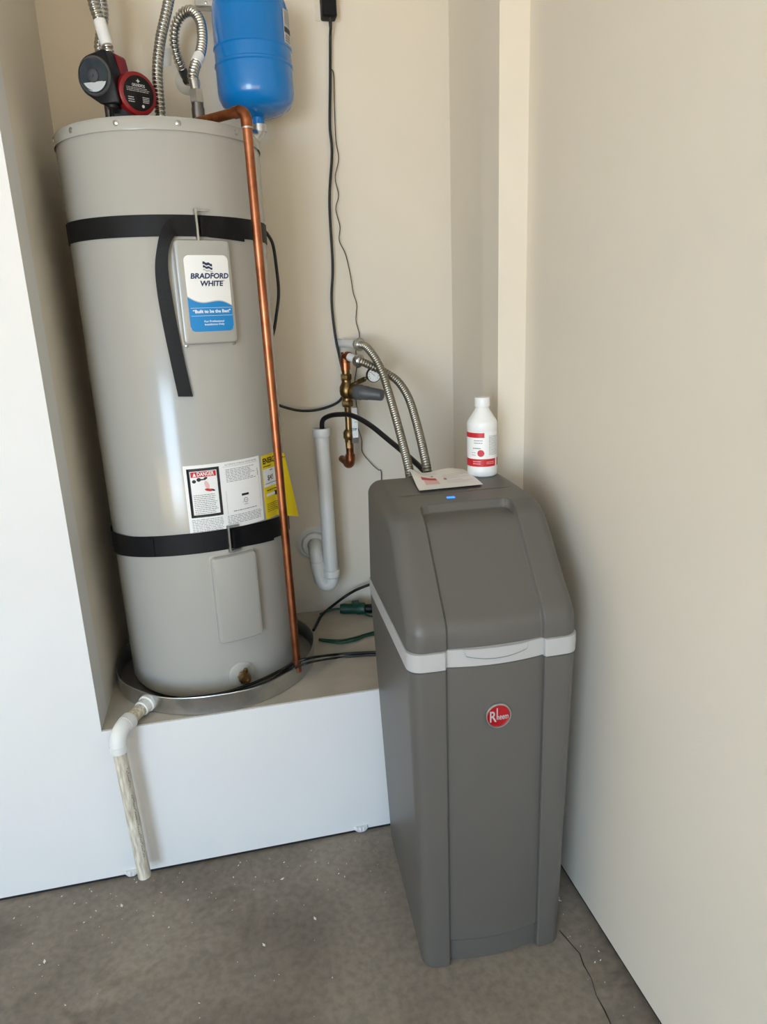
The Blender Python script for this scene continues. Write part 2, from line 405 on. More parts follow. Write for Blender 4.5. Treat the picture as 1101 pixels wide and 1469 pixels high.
# yellow energy guide tag, its right part peeling off the jacket
def peel(u, v, off):
    k = max(0, u-.052)*(1+max(0, -v)*5); r = HR+off+k*.35
    a = math.radians(-44.6)+u/HR
    return Vector((HX+r*math.cos(a), HY+r*math.sin(a), 1.0215+v-k*.25))
def peel2(u, v, off): return peel((u*(1-.45*max(0, v+.03)/.12) if u > 0 else u)+.0625, v, off)
mp = peel2
ev = obj('energy_tag', plate(mp, .062, .0885, .001, [(0, .0002), (.0002, .0006)], 20), 'print_yellow', H)
ev['label'] = 'yellow energy rating tag curling off the jacket'
obj('tag_panel', rect(mp, -.060, .035, .0005, .050, .0011), 'print_white', ev)
obj('tag_bar', rect(mp, -.055, .03, -.026, -.0185, .0011), 'print_white', ev)
obj('tag_heading', text(mp, 'ENERGYGUIDE', .021, -.0585, .071, .0011, 'LEFT', bold=.03, fit=.118), 'print_black', ev)
obj('tag_price', text(mp, '$451', .019, -.044, .0235, .0013, 'LEFT', bold=.01), 'print_black', ev)
obj('tag_rule', rect(mp, -.055, .03, .0085, .0098, .0013), 'print_black', ev)
obj('tag_marker', rect(mp, -.016, -.004, -.0285, -.0165, .0013), 'print_black', ev)
o = obj('tag_fine_print', join(scribble(mp, -.054, .03, -.071, -.045, 5, .0011, .3, 11), scribble(mp, -.05, .03, -.014, -.006, 1, .0011, .35, 12), scribble(mp, -.03, .03, .041, .047, 1, .0013, .35, 13), scribble(mp, -.058, -.02, .054, .060, 1, .0011, .35, 14)), 'print_black', ev); o['kind'] = 'stuff'
# drain valve
ad = math.radians(-73.5); n = Vector((math.cos(ad), math.sin(ad), 0)); p = Vector((HX, HY, .513))+n*HR
dv = obj('drain_plate', lathe([(.038, -.004), (.038, .001), (.034, .003), (.012, .003), (0, .003)], p, n, 36), 'heater_enamel', H)
tn = Vector((-n.y, n.x, 0))
obj('drain_valve', join(cyl(p, p+n*.016, .011), hexnut(p+n*.008, p+n*.016, .016), lathe([(0, .014), (.010, .014), (.0165, .02), (.017, .03), (.014, .036), (.008, .036), (.007, .03), (0, .03)], p, n, 24),
    cyl(p+n*.02, p+n*.024+Vector((0, 0, .021))+tn*.004, .0075, 16), lathe([(0, -.002), (.006, 0), (.0065, .006), (.003, .010), (0, .0105)], p+n*.024+Vector((0, 0, .019))+tn*.004, (0.1, 0, 1), 16)), 'brass', dv)

# ------------------------------------------------------------------ seismic straps
def band(r, zc, h, a0, a1, n, th=.0018):
    V, F = [], []
    for i in range(n+1):
        a = math.radians(a0+(a1-a0)*i/n); z = zc(math.degrees(a))
        rb_ = r(math.degrees(a)) if callable(r) else r
        for rr, zz in ((rb_, -h/2), (rb_+th, -h/2), (rb_+th, h/2), (rb_, h/2)):
            V.append((HX+rr*math.cos(a), HY+rr*math.sin(a), z+zz))
    for i in range(n):
        for k in range(4): F.append((4*i+k, 4*i+(k+1) % 4, 4*i+4+(k+1) % 4, 4*i+4+k))
    F += [(0, 1, 2, 3), (4*n, 4*n+1, 4*n+2, 4*n+3)]
    return V, F
def buckle(mp):
    def q(u0, u1, v0, v1, o0, o1):
        V = [mp(u, v, o) for o in (o0, o1) for v in (v0, v1) for u in (u0, u1)]
        return V, [(0, 2, 3, 1), (4, 5, 7, 6), (0, 1, 5, 4), (2, 6, 7, 3), (0, 4, 6, 2), (1, 3, 7, 5)]
    return join(q(-.013, -.0085, -.036, .036, .003, .0150), q(-.013, .020, .031, .036, .003, .010), q(-.013, .020, -.036, -.031, .003, .010))
us_ = thing('seismic_strap', 'black strap with a hanging tail around the upper part of the water heater', 'strap', (HX, HY, 1.65), 'seismic straps')
zu = lambda a: 1.680-.004*math.cos(math.radians(a+60))
obj('webbing', band(HR+.0006, zu, .047, -205, 25, 96), 'black_strap', us_, 40)
ov = lambda a: HR+.003+.008*max(0, min(1, (-66-a)/4))
obj('overlap', band(ov, lambda a: zu(a)-.001-.006*(a+70)/25, .046, -71.5, -43.5, 28), 'black_strap', us_, 40)
obj('buckle', buckle(cyl_map(HX, HY, HR, math.radians(-71), zu(-71))), 'steel', us_, 30)
# hanging tail
tp = []
for (px, py, off, wd, tw) in [(263, 326, .004, .044, 0), (250, 325, .006, .040, .25), (240, 336, .013, .030, 0.95), (234, 356, .016, .025, 1.25), (232, 385, .012, .028, 1.4), (236, 420, .010, .031, 1.5), (244, 465, .008, .032, 1.5), (255, 518, .007, .0325, 1.5), (266.5, 569, .006, .034, 1.5)]:
    v = ray(px, py); oxy = Vector((CAM.x-HX, CAM.y-HY)); dd = Vector((v.x, v.y)); A = dd.dot(dd); Bq = 2*oxy.dot(dd); rr = HR+off
    t = (-Bq-math.sqrt(max(Bq*Bq-4*A*(oxy.dot(oxy)-rr*rr), 0)))/(2*A); p = CAM+v*t
    a = math.atan2(p.y-HY, p.x-HX); tp.append((a, p.z, off, wd, tw))
def tailmesh():
    P = crom([Vector((a*HR, z, o)) for a, z, o, w_, t_ in tp], 6); Q = crom([Vector((w_, t_, 0)) for a, z, o, w_, t_ in tp], 6)
    V, F = [], []
    for p, q in zip(P, Q):
        # width direction: vertical at the top (strap), horizontal further down
        du, dv_ = math.sin(q.y), math.cos(q.y)*.9
        for k in (-1, -.33, .33, 1):
            u = p.x+k*q.x/2*du; v = p.y-k*q.x/2*dv_
            for o in (0, .0016):
                a = u/HR; r = HR+max(p.z, .0035)+o; V.append((HX+r*math.cos(a), HY+r*math.sin(a), v))
    for i in range(len(P)-1):
        A, B = i*8, i*8+8
        for k in range(3):
            F += [(A+2*k, A+2*k+2, B+2*k+2, B+2*k), (A+2*k+1, B+2*k+1, B+2*k+3, A+2*k+3)]
        F += [(A, B, B+1, A+1), (A+6, A+7, B+7, B+6)]
    e = (len(P)-1)*8; F += [(0, 1, 3, 2), (2, 3, 5, 4), (4, 5, 7, 6), (e, e+2, e+3, e+1), (e+2, e+4, e+5, e+3), (e+4, e+6, e+7, e+5)]
    return V, F
obj('tail', tailmesh(), 'black_strap', us_, 40)
ls = thing('seismic_strap', 'black strap without a tail around the lower part of the water heater', 'strap', (HX, HY, .85), 'seismic straps')
zl = lambda a: .876+.034*math.cos(math.radians(a+80))
obj('webbing', band(HR+.0012, zl, .056, -205, 25, 96), 'black_strap', ls, 40)
obj('overlap', band(ov, lambda a: zl(a)-.002-.004*(a+70)/25, .052, -71.5, -40, 28), 'black_strap', ls, 40)
obj('underlap', band(HR+.0032, lambda a: zl(a)+.016-.018*(a+172)/55, .050, -185, -118, 30), 'black_strap', ls, 40)
obj('buckle', buckle(cyl_map(HX, HY, HR, math.radians(-71), zl(-71))), 'steel', ls, 30)

# ------------------------------------------------------------------ white drain pipe of the pan
dp = thing('pan_drain_pipe', 'stained white plastic drain pipe running from the metal pan to the floor', 'pipe', (.05, -.06, .04))
A0 = Vector((.116, .070, S+.028)); A1 = Vector((.046, -.056, S+.020)); dA = (A1-A0).normalized()
A1 = A0+dA*((A1-A0).length)
obj('coupling', join(lathe([(.010, 0), (.0225, 0), (.0235, .002), (.0235, .012), (.020, .014), (.020, .034), (.016, .036), (.016, .01)], A0+dA*.004, dA, 28)), 'pvc', dp)
obj('short_pipe', cyl(A0+dA*.01, A1-dA*.02, .0168), 'pvc_dirty', dp)
B0 = A1+Vector((.001, 0, -.045)); B1 = Vector((.060, -.058, .043)); dB = (B1-B0).normalized()
obj('elbow', join(elbow(A1-dA*.042, A1, B0, .0215, 24, 12), cyl(A1-dA*.058, A1-dA*.036, .0222), cyl(B0-dB*.012, B0+dB*.006, .0222)), 'pvc', dp)
obj('down_pipe', join(lathe([(.0168, 0), (.0168, (B1-B0).length), (.013, (B1-B0).length), (.013, .05), (0, .05)], B0, dB, 28)), 'pvc_dirty', dp)
mpd = lambda u, v, off: B0+dB*(.05-v+.0)+Vector((math.cos(u/.0168-.95), math.sin(u/.0168-.95), 0))*(.0168+off)
o = obj('pipe_print', join(*[([mpd(u0, v0, .0003), mpd(u0+.0022, v0, .0003), mpd(u0+.0022, v0-.004, .0003), mpd(u0, v0-.004, .0003)], [(0, 1, 2, 3)]) for u0, v0 in [(random.choice((0, .0035)), -.0065*k) for k in range(42) if k not in (9, 10, 11, 24, 25)]]), 'print_grey', dp); o['kind'] = 'stuff'

# ------------------------------------------------------------------ copper relief pipe
CT = atY(351, 158, .105); CBt = Vector((.520, .112, .488)); CT = Vector((.503, .108, 1.925))
cp = thing('discharge_pipe', 'bright copper relief pipe running down the front of the water heater', 'pipe', CBt)
E1 = Vector((.355, .262, 1.925))
dh = (E1-CT).normalized(); dv_ = (CBt-CT).normalized()
obj('vertical_pipe', join(cyl(CT+dv_*.02, CBt, .0112), cyl(CT+dv_*.735, CT+dv_*.737, .0114)), 'copper', cp)
obj('elbow', join(elbow(CT+dh*.024, CT, CT+dv_*.026, .0128), cyl(CT+dh*.018, CT+dh*.034, .0134), cyl(CT+dv_*.020, CT+dv_*.037, .0134)), 'old_copper', cp)
obj('solder_ring', cyl(CT+dv_*.036, CT+dv_*.0395, .0136), 'steel', cp)
obj('horizontal_pipe', cyl(CT+dh*.03, E1, .0112), 'old_copper', cp)
rv = obj('relief_valve', join(cyl(E1-dh*.005, E1+dh*.03, .017), cyl(E1+dh*.02+Vector((0, 0, -.025)), E1+dh*.02+Vector((0, 0, .010)), .015)), 'brass', cp)

# ------------------------------------------------------------------ expansion tank
TX, TY, TR = .5565, .462, .103
tk = thing('expansion_tank', 'blue steel expansion tank hanging beside the back wall above the heater', 'tank', (TX, TY, 2.0))
z0 = 1.995
obj('tank_shell', lathe([(0, 0), (.03, .002), (.07, .012), (.092, .027), (.101, .045), (TR, .060), (TR, .116), (TR+.0022, .119), (TR+.0022, .124), (TR-.0004, .127), (TR-.0004, .158), (TR+.0018, .161), (TR+.0018, .165), (TR-.001, .169), (TR-.002, .254), (.096, .272), (.07, .292), (.03, .302), (0, .304)], (TX, TY, z0), seg=64), 'blue_enamel', tk)
obj('neck', join(cyl((TX, TY, z0-.022), (TX, TY, z0+.006), .0165), cyl((TX, TY, z0-.016), (TX, TY, z0-.006), .0175, 6)), 'blue_enamel', tk)
mp = cyl_map(TX, TY, TR, math.radians(-27), z0+.205)
lb = obj('tank_label', plate(mp, .020, .040, .002, [(0, -.0005), (.0002, .0006)], 6), 'print_pale', tk)
obj('label_band', rect(mp, -.020, .020, -.014, -.001, .0009), 'print_black', lb)
o = obj('label_print', join(scribble(mp, -.016, .014, .006, .036, 7, .0009, .35, 21), scribble(mp, -.016, .014, -.036, -.018, 3, .0009, .6, 22)), 'print_grey', lb); o['kind'] = 'stuff'
EB = Vector((TX+.002, TY, z0-.050))
et = thing('tank_elbow', 'grey steel pipe elbow joining the blue tank to the heater inlet', 'pipe fitting', EB)
ed = Vector((-.155, -.062, .004)).normalized()
obj('elbow', join(elbow(EB+Vector((0, 0, .032)), EB, EB+ed*.028, .0172), cyl(EB+Vector((0, 0, .016)), EB+Vector((0, 0, .034)), .0190), cyl(EB+ed*.014, EB+ed*.030, .0185)), 'galvanised', et)
obj('inlet_pipe', cyl(EB+ed*.02, EB+ed*.175, .0125), 'dark_steel', et)

# ------------------------------------------------------------------ flexible corrugated hoses above the heater
def flex(name, label, pts, r, amp, pitch, mt='stainless_flex', group=None):
    t = thing(name, label, 'hose', pts[0], group); obj('hose', corr(pts, r, amp, pitch), mt, t, 60); return t
PXY = lambda px, py, y: atY(px, py, y)
# straight hose in the middle
lf = flex('corrugated_hose', 'straight corrugated steel hose rising between the red pump and the hose loop', [Vector((.302, .335, 1.93)), PXY(229, 150, .335), PXY(226, 105, .35), PXY(230, 60, .37), PXY(238, 22, .39), PXY(244, -8, .41), PXY(250, -40, .45)], .0118, .0019, .0098, group='corrugated hoses')
obj('end_fitting', cyl((.302, .335, ZT), (.302, .335, 1.945), .0125), 'galvanised', lf)
# looped hose
loop_pts = [PXY(278, 118, .335), PXY(277, 108, .34), PXY(281, 92, .36), PXY(288, 74, .39), PXY(290.5, 52, .42), PXY(287, 30, .45), PXY(276, 16, .48), PXY(262, 20, .50), PXY(252.5, 36, .515), PXY(250, 58, .53), PXY(254, 80, .545), PXY(261, 98, .565)]
lh = flex('corrugated_hose', 'corrugated steel hose bent into a tight loop beside the blue tank', loop_pts, .0115, .0021, .0098, group='corrugated hoses')
P0 = loop_pts[0]; base = Vector((P0.x+.004, .335, ZT))
obj('riser', join(cyl(base, (base.x, .335, 1.985), .016), cyl((base.x, .335, 1.98), (base.x, .335, 2.0), .0145)), 'dark_steel', lh)
obj('nut', hexnut((base.x, .335, 1.996), (base.x-.001, .335, 2.026), .0185), 'steel', lh)
obj('sleeve', cyl((base.x-.001, .335, 2.02), (P0.x, .335, P0.z+.006), .0118), 'steel', lh)
tagp = resample(crom(loop_pts[2:5], 10), .004)[1:9]
obj('paper_tag', tube(tagp, .0142, 16), 'print_white', lh)
Pe = loop_pts[-1]; dW = Vector((Pe.x+.012, D-.003, Pe.z-.026))
obj('hose_end', cyl(Pe, dW, .0125), 'dark_steel', lh)
obj('wall_collar', lathe([(.030, 0), (.034, .001), (.034, .003), (.028, .010), (.014, .016), (.0128, .014)], (dW.x, D, dW.z), (0, -1, 0), 40), 'clear_plastic', lh)
mpf = plane_map(PXY(240, 82, .44), (1, -.2, 0), (.2, 0, 1)); 
obj('hanging_tag', plate(mpf, .012, .021, .004, [(0, -.0004), (0, .0004)], 4), 'print_pale', lf)

# ------------------------------------------------------------------ circulation pump
nA = Vector((-.42, -.90, -.08)).normalized(); uA = Vector((.906, -.423, 0)).normalized(); vA = uA.cross(nA)*-1
if vA.z < 0: vA = -vA
cD = atY(136, 109, .235)                       # dial centre
pm = thing('circulation_pump', 'red circulation pump with a black timer box on top of the water heater', 'pump', (.215, .30, ZT))
def hull(pts):
    pts = sorted(set(pts)); 
    def half(ps):
        h = []
        for p in ps:
            while len(h) > 1 and (h[-1][0]-h[-2][0])*(p[1]-h[-2][1])-(h[-1][1]-h[-2][1])*(p[0]-h[-2][0]) <= 0: h.pop()
            h.append(p)
        return h
    a, b_ = half(pts), half(pts[::-1]); return a[:-1]+b_[:-1]
def circ(x, y, r, n=36): return [(round(x+r*math.cos(2*PI*i/n), 5), round(y+r*math.sin(2*PI*i/n), 5)) for i in range(n)]
def extr(outline, o, ux, uy, n, d0, d1, bev=.003):
    cx = sum(p[0] for p in outline)/len(outline); cy = sum(p[1] for p in outline)/len(outline); V, F = [], []; N = len(outline)
    L = [(d0, 1-bev*18), (d0-math.copysign(bev, d0-d1), 1), (d1, 1)]
    for d, s in L: V += [o+ux*(cx+(x-cx)*s)+uy*(cy+(y-cy)*s)+n*d for x, y in outline]
    for k in range(len(L)-1):
        for i in range(N): j = (i+1) % N; F.append((k*N+i, k*N+j, (k+1)*N+j, (k+1)*N+i))
    F += [tuple(range(N)), tuple(2*N+i for i in range(N))]
    return V, F
fo = hull(circ(0, 0, .0455)+circ(.030, .046, .006, 8)+circ(.046, -.056, .004, 8)+circ(.012, -.040, .02, 12))
cb = obj('timer_box', join(extr(fo, cD, uA, vA, nA, .0, -.040), cyl(cD+uA*.022+vA*-.064-nA*.02, cD+uA*.03+vA*-.03-nA*.02, .017)), 'black_plastic', pm, 40)
obj('dial_face', lathe([(0, .0015), (.030, .0015), (.036, .001)], cD, nA, 40), 'dial_face', cb)
obj('dial_knob', lathe([(.014, .002), (.014, .006), (.011, .008), (.003, .008), (.003, .010), (0, .010)], cD, nA, 24), 'grey_plastic', cb)
obj('dial_bezel', lathe([(.036, .0), (.0365, .004), (.039, .005), (.041, .002), (.042, -.002)], cD, nA, 48), 'grey_plastic', cb)
obj('dial_cover', lathe([(.037, .003), (.036, .011), (.032, .0155), (.02, .018), (0, .019)], cD, nA, 40), 'dial_glass', cb)
obj('dial_tape', join([[cD+uA*(.030*math.cos(t))+vA*(.030*math.sin(t))+nA*.0028 for t in [math.radians(205+13*i) for i in range(11)]], [tuple(range(11))]]), 'print_white', cb)
ro = hull(circ(.030, .040, .012)+circ(.044, -.048, .010)+circ(-.01, .01, .02)+circ(0, -.035, .02))
rb = obj('red_housing', join(extr(ro, cD, uA, vA, nA, -.040, -.078)), 'pump_red', pm, 40)
nB = Vector((.50, -.86, -.06)).normalized(); cM = atY(199, 134, .245)
obj('motor_housing', lathe([(0, -.105), (.040, -.105), (.046, -.09), (.0475, -.01), (.046, -.003), (.042, 0), (0, 0)], cM, nB, 48), 'pump_red', pm, 40)
npl = obj('nameplate', lathe([(.0375, -.001), (.0375, .0012), (.036, .0018), (0, .0018)], cM, nB, 40), 'black_plastic', pm)
uB = Vector((-nB.y, nB.x, 0)).normalized(); vB = nB.cross(uB)
mp = lambda u, v, off: cM+uB*u+vB*v+nB*(.0022+off)
obj('nameplate_print', join(text(mp, 'GRUNDFOS', .0085, 0, .016, 0, bold=.02, fit=.032), blobq := ([mp(.0055*math.cos(t)*(1 if i % 2 else .4), .0255+.005*math.sin(t)*(1 if i % 2 else .4), 0) for i, t in [(k, 2*PI*k/8+PI/8*2) for k in range(8)]], [tuple(range(8))]), scribble(mp, -.030, .030, .002, .012, 3, 0, .3, 31), scribble(mp, -.028, -.012, -.022, -.008, 3, 0, .4, 32), scribble(mp, .008, .026, -.02, -.006, 4, 0, .4, 33), ([mp(.008+.0035*math.cos(t), -.027+.0035*math.sin(t), 0) for t in [2*PI*k/10 for k in range(10)]], [tuple(range(10))])), 'print_pale', npl)
vol = atY(180, 160, .285)
obj('pump_body', join(cyl((.196, .30, ZT), (.196, .30, 1.975), .012), cyl((.228, .285, ZT+.022), (.228, .285, 1.97), .036), box(.20, .262, .25, .30, 1.93, 1.948), cyl((.196, .31, 1.96), (.196, .33, 2.085), .013)), 'black_plastic', pm, 40)
pf_pts = [PXY(157, 84, .325), PXY(154, 66, .325), PXY(149, 50, .33), PXY(143, 30, .335), PXY(136, 10, .34), PXY(131, -12, .345), PXY(127, -40, .35)]
pf = flex('corrugated_hose', 'corrugated steel hose with a white wrap rising from the red pump', pf_pts, .0118, .0018, .0098, group='corrugated hoses')
obj('end_sleeve', cyl(PXY(158.5, 92, .325), pf_pts[0], .0085), 'steel', pf)
obj('white_wrap', tube(resample(crom(pf_pts[1:4], 10), .004)[0:17], .0148, 16), 'print_white', pf)
bf_pts = [PXY(147, 80, .42), PXY(143, 68, .43), PXY(145, 50, .44), PXY(148, 25, .45), PXY(147, 8, .455), PXY(142, -15, .46), PXY(136, -40, .47)]
bf = flex('corrugated_hose', 'corrugated steel hose running close behind the white-wrapped hose', bf_pts, .0118, .0018, .0098, group='corrugated hoses')
obj('end_fitting', cyl((bf_pts[0].x, .42, ZT), bf_pts[0], .012), 'dark_steel', bf)

# ------------------------------------------------------------------ electrical box and wall outlet
bx = atY(294, 4, .55)
eb = thing('junction_box', 'galvanised steel junction box on the back wall above the hose loop', 'electrical box', (bx.x, D, 2.29))
mp = plane_map((bx.x+.002, .552, 2.345), (1, 0, 0), (0, 0, 1))
obj('box_body', box(bx.x-.024, bx.x+.028, .553, D, 2.293, 2.40), 'galvanised', eb, 0)
cv = obj('cover_plate', plate(mp, .029, .054, .003, [(0, -.001), (0, .001), (.001, .002)], 4), 'galvanised', eb, 30)
obj('screw', lathe([(.0045, 0), (.004, .002), (0, .003)], mp(.001, -.046, .002), (0, -1, 0), 12), 'steel', cv)

op = thing('wall_outlet', 'white outlet plate behind the black power adapter', 'outlet', (.788, D, 2.30))
mp = plane_map((.788, D, 2.342), (1, 0, 0), (0, 0, 1))
obj('cover_plate', plate(mp, .037, .060, .004, [(0, 0), (0, .003), (.002, .005)], 4), 'wall_paint', op, 30)
pa = thing('power_adapter', 'black plug-in power adapter on the upper back wall', 'adapter', (.788, .57, 2.279))
mp = plane_map((.788, D-.005, 2.326), (1, 0, 0), (0, 0, 1))
obj('adapter_case', plate(mp, .0215, .045, .006, [(0, 0), (0, .030), (.002, .034), (.005, .036)], 4), 'black_plastic', pa, 30)
obj('strain_relief', cyl((.790, .562, 2.286), (.790, .562, 2.252), .006, 16, .004), 'black_rubber', pa)

# ------------------------------------------------------------------ cords
def cord(name, label, pts, r, mt='black_rubber', n=10, seg=10, cat='cord', group=None):
    o = obj(name, tube(crom(pts, n), r, seg), mt, None, 60); tag(o, label, cat, group); return o
pc_ = obj('cord', tube(crom([Vector((.790, .562, 2.256))]+[PXY(*q, .575) for q in [(474, 60), (474, 120), (473.5, 180), (476.5, 220), (473, 290), (477.5, 380), (476, 430), (481, 480), (489, 520), (494, 545)]]+[PXY(492, 568, .57), PXY(480, 580, .568), PXY(455, 588, .565), PXY(430, 589, .56), PXY(405, 583, .555), PXY(390, 576, .56)], 10), .0042, 10), 'black_rubber', pa, 60)
cord('sensor_wire', 'thin black wire wandering down the back wall behind the valves', [PXY(*q, .582) for q in [(475, 98), (479, 108), (480, 150), (482, 200), (486, 228), (481, 255), (486, 280), (482, 300), (488, 325), (487, 345), (496, 365), (503, 395), (507, 420), (512, 437), (511, 460), (516, 482), (511, 500), (512, 525), (509, 550), (511, 575), (513, 592), (511, 605), (519, 630), (520, 648), (533, 665), (543, 674), (547, 676), (547.5, 700), (549, 740), (556, 800), (566, 850)]], .0014, n=6, seg=6)
cord('heater_cord', 'short black cord looping out behind the upper strap of the heater', [PXY(*q, .50) for q in [(376, 328), (384, 336), (392, 352), (397, 385), (400, 420), (397, 450), (393, 475), (386, 500)]], .0048)
pz = S+.0045
def athH(px, py, off):
    v = ray(px, py); oxy = Vector((CAM.x-HX, CAM.y-HY)); dd = Vector((v.x, v.y)); A = dd.dot(dd); Bq = 2*oxy.dot(dd); rr = HR+off
    return CAM+v*((-Bq-math.sqrt(max(Bq*Bq-4*A*(oxy.dot(oxy)-rr*rr), 0)))/(2*A))
cord('floor_cord', 'thick black cord crossing the platform and lying in the drain pan', [Vector((1.06, .19, pz)), Vector((.94, .215, pz))]+[atZ(*q, pz) for q in [(560, 936), (538, 935.5), (510, 937), (480, 939)]]+[atZ(455, 942, S+.05), atZ(440, 945, S+.070), atZ(424, 950, S+.060)]+[athH(px, py, o) for px, py, o in ((408, 959, .020), (380, 973, .012), (345, 987, .010), (310, 996, .010), (275, 1001, .012), (245, 1003, .014), (215, 1001, .02))], .0042)
cord('floor_cord', 'thin black cord crossing the platform beside the thick one', [Vector((1.06, .165, pz)), Vector((.94, .19, pz))]+[atZ(*q, pz) for q in [(560, 940), (538, 939.5), (510, 941), (480, 944)]]+[atZ(455, 948, S+.05), atZ(442, 951, S+.070), atZ(428, 956, S+.058)]+[athH(px, py, o) for px, py, o in ((408, 966, .026), (380, 980, .020), (345, 992, .019), (310, 1000, .019), (285, 1004, .02))], .0034)
cord('black_cable', 'black cord curving from the green plug up behind the grey softener', [atZ(437, 918, pz+.002), atZ(450, 904, pz+.0), atZ(455, 895, pz), atZ(462, 882, pz+.004), atZ(475, 871, pz+.012), PXY(495, 856, .54), PXY(512, 846, .55), PXY(530, 839, .55), PXY(545, 834, .55), Vector((.95, .55, .56)), Vector((1.02, .54, .50)), Vector((1.08, .50, pz))][1:], .0048)
for k, (dy, nm) in enumerate(((0, 'upper of two twisted green cords lying on the platform'), (4, 'lower of two twisted green cords lying on the platform'))):
    cord('green_cord', nm, [atZ(q[0], q[1]+dy*f, pz-.0005+.003*k) for q, f in [((458, 917), .2), ((470, 918), .6), ((490, 918.5), 1), ((510, 914.5), 1), ((525, 910), .6), ((540, 906), 1.0), ((555, 903), 1.2), ((590, 896), 1.2), ((650, 890), 1.6)]], .0036, 'green_plastic', group='green cords on the platform')
# green three-way plug
gp = atZ(511, 873, S+.018)
ep = thing('extension_plug', 'dark green extension cord plug lying on the platform against the back wall', 'plug', (gp.x, gp.y, S))
ga = Vector((.95, -.28, 0)).normalized()
obj('plug_body', join(lathe([(0, -.055), (.016, -.055), (.018, -.045), (.018, 0), (.021, .006), (.021, .03), (.016, .034), (0, .034)], gp, ga, 20), box(gp.x-.012, gp.x+.012, gp.y-.012, gp.y+.012, gp.z+.006, gp.z+.026)), 'green_plastic', ep, 40)
obj('inserted_plug', lathe([(0, .03), (.013, .032), (.015, .038), (.0155, .060), (.008, .072), (0, .072)], gp, ga, 16), 'black_plastic', ep, 40)
obj('cord_tail', tube(crom([gp+ga*(-.05), gp+ga*-.075+Vector((0, .006, -.004)), gp+ga*-.10+Vector((0, .002, -.008)), gp+ga*-.13+Vector((0, -.02, -.012))], 6), .0042, 10), 'green_plastic', ep)
obj('tie', tube(crom([gp+ga*.02+Vector((0, -.02, -.002)), gp+ga*.03+Vector((0, -.032, -.011)), gp+ga*.055+Vector((0, -.045, -.013)), gp+ga*.075+Vector((0, -.05, -.013))], 6), .0028, 8), 'green_plastic', ep)
obj('plug_cord', tube(crom([gp+ga*.068, gp+ga*.085+Vector((0, .0, .012)), gp+ga*.11+Vector((0, .0, .018)), gp+ga*.14+Vector((0, 0, .012))], 6), .004, 10), 'black_rubber', ep)

# ------------------------------------------------------------------ softener standpipe and trap
sp = thing('standpipe', 'white plastic standpipe with a trap under its foot beside the heater', 'pipe', (.686, .50, .58))
ST = PXY(461, 616, .50); SB = PXY(476, 826, .50); ds = (SB-ST).normalized()
obj('pipe', lathe([(0, .15), (.019, .15), (.019, 0), (.0235, 0), (.0235, (SB-ST).length), (0, (SB-ST).length)], ST, ds, 32), 'pvc', sp)
obj('top_collar', lathe([(.019, .012), (.019, -.004), (.0275, -.004), (.0285, -.002), (.0285, .020), (.027, .023), (.023, .023)], ST, ds, 32), 'pvc', sp)
obj('foot_collar', lathe([(.024, -.012), (.028, -.010), (.0285, .0), (.0285, .012), (.024, .016)], SB-ds*.012, ds, 32), 'pvc', sp)
WE = PXY(450, 779, D); T2 = Vector((WE.x+.004, .52, .628))
trp = [SB, SB+ds*.014+Vector((-.001, 0, 0)), SB+ds*.028+Vector((-.010, .003, 0)), SB+ds*.027+Vector((-.025, .007, 0)), Vector((SB.x-.037, .513, .622)), Vector((SB.x-.041, .517, .660)), Vector((SB.x-.044, .526, .695)), Vector((WE.x+.003, .548, .7095)), Vector((WE.x, D, .711))]
tr = obj('trap', tube(crom(trp, 8), .0235, 28), 'pvc', sp)
obj('trap_nut', cyl((SB.x-.0395, .5155, .646), (SB.x-.0415, .5175, .668), .0262), 'pvc', tr)
obj('wall_flange', join(lathe([(.058, 0), (.060, .002), (.060, .004), (.050, .010), (.046, .008), (.030, .012), (.0235, .016)], (WE.x, D, .711), (0, -1, 0), 48)), 'pvc', sp)
obj('flange_nut', lathe([(.0245, .006), (.042, .006), (.043, .008), (.043, .020), (.040, .024), (.030, .026), (.0245, .026)], (WE.x, D, .711), (0, -1, 0), 12), 'pvc', sp)
HS = PXY(462, 612, .50)
cord('drain_hose', 'black rubber drain hose arching from the standpipe to the grey softener', [HS+Vector((0, 0, -.06)), HS+Vector((0, 0, -.02)), PXY(463, 604, .49), PXY(472, 597, .47), PXY(487, 594.5, .43), PXY(505, 596, .38), PXY(530, 609, .32), PXY(560, 633, .25), PXY(590, 658, .17), PXY(606, 673, .11), PXY(614, 682, .07), PXY(617, 700, .04)], .0078, cat='hose', seg=14)

# ------------------------------------------------------------------ pressure valve set, wall stubs and steel softener hoses
VX, VY = .7705, .500
va = thing('pressure_valve', 'brass pressure reducing valve with grey cap, gauge and white lever on back wall', 'valve', (VX, VY, 1.0))
def vz(py): return atY(500, py, VY).z
def vp(py, dx=0, dy=0): return Vector((VX+dx, VY+dy, vz(py)))
obj('copper_riser', join(cyl(vp(518), vp(530), .0155), cyl(vp(505), vp(535), .0125)), 'copper', va)
N2 = PXY(513, 517, .455)
eT = Vector((VX, VY, vz(509))); dT = (N2-eT).normalized()
obj('top_elbow', join(elbow(vp(517), eT, eT+dT*.020, .0150), cyl(vp(513), vp(520), .0165)), 'old_copper', va)
obj('white_nipple', cyl(eT+dT*.012, N2, .0125), 'pvc', va)
obj('brass_nipple', cyl(vp(529), vp(540), .0130), 'brass', va)
obj('union_nut', join(hexnut(vp(536), vp(545), .0185), cyl(vp(544), vp(549), .015)), 'brass', va)
cB = vp(560)
obj('valve_body', join(lathe([(0, -.034), (.013, -.033), (.016, -.022), (.022, -.012), (.0235, 0), (.022, .012), (.016, .024), (.013, .034), (0, .034)], cB, (0, 0, 1), 28)), 'brass', va)
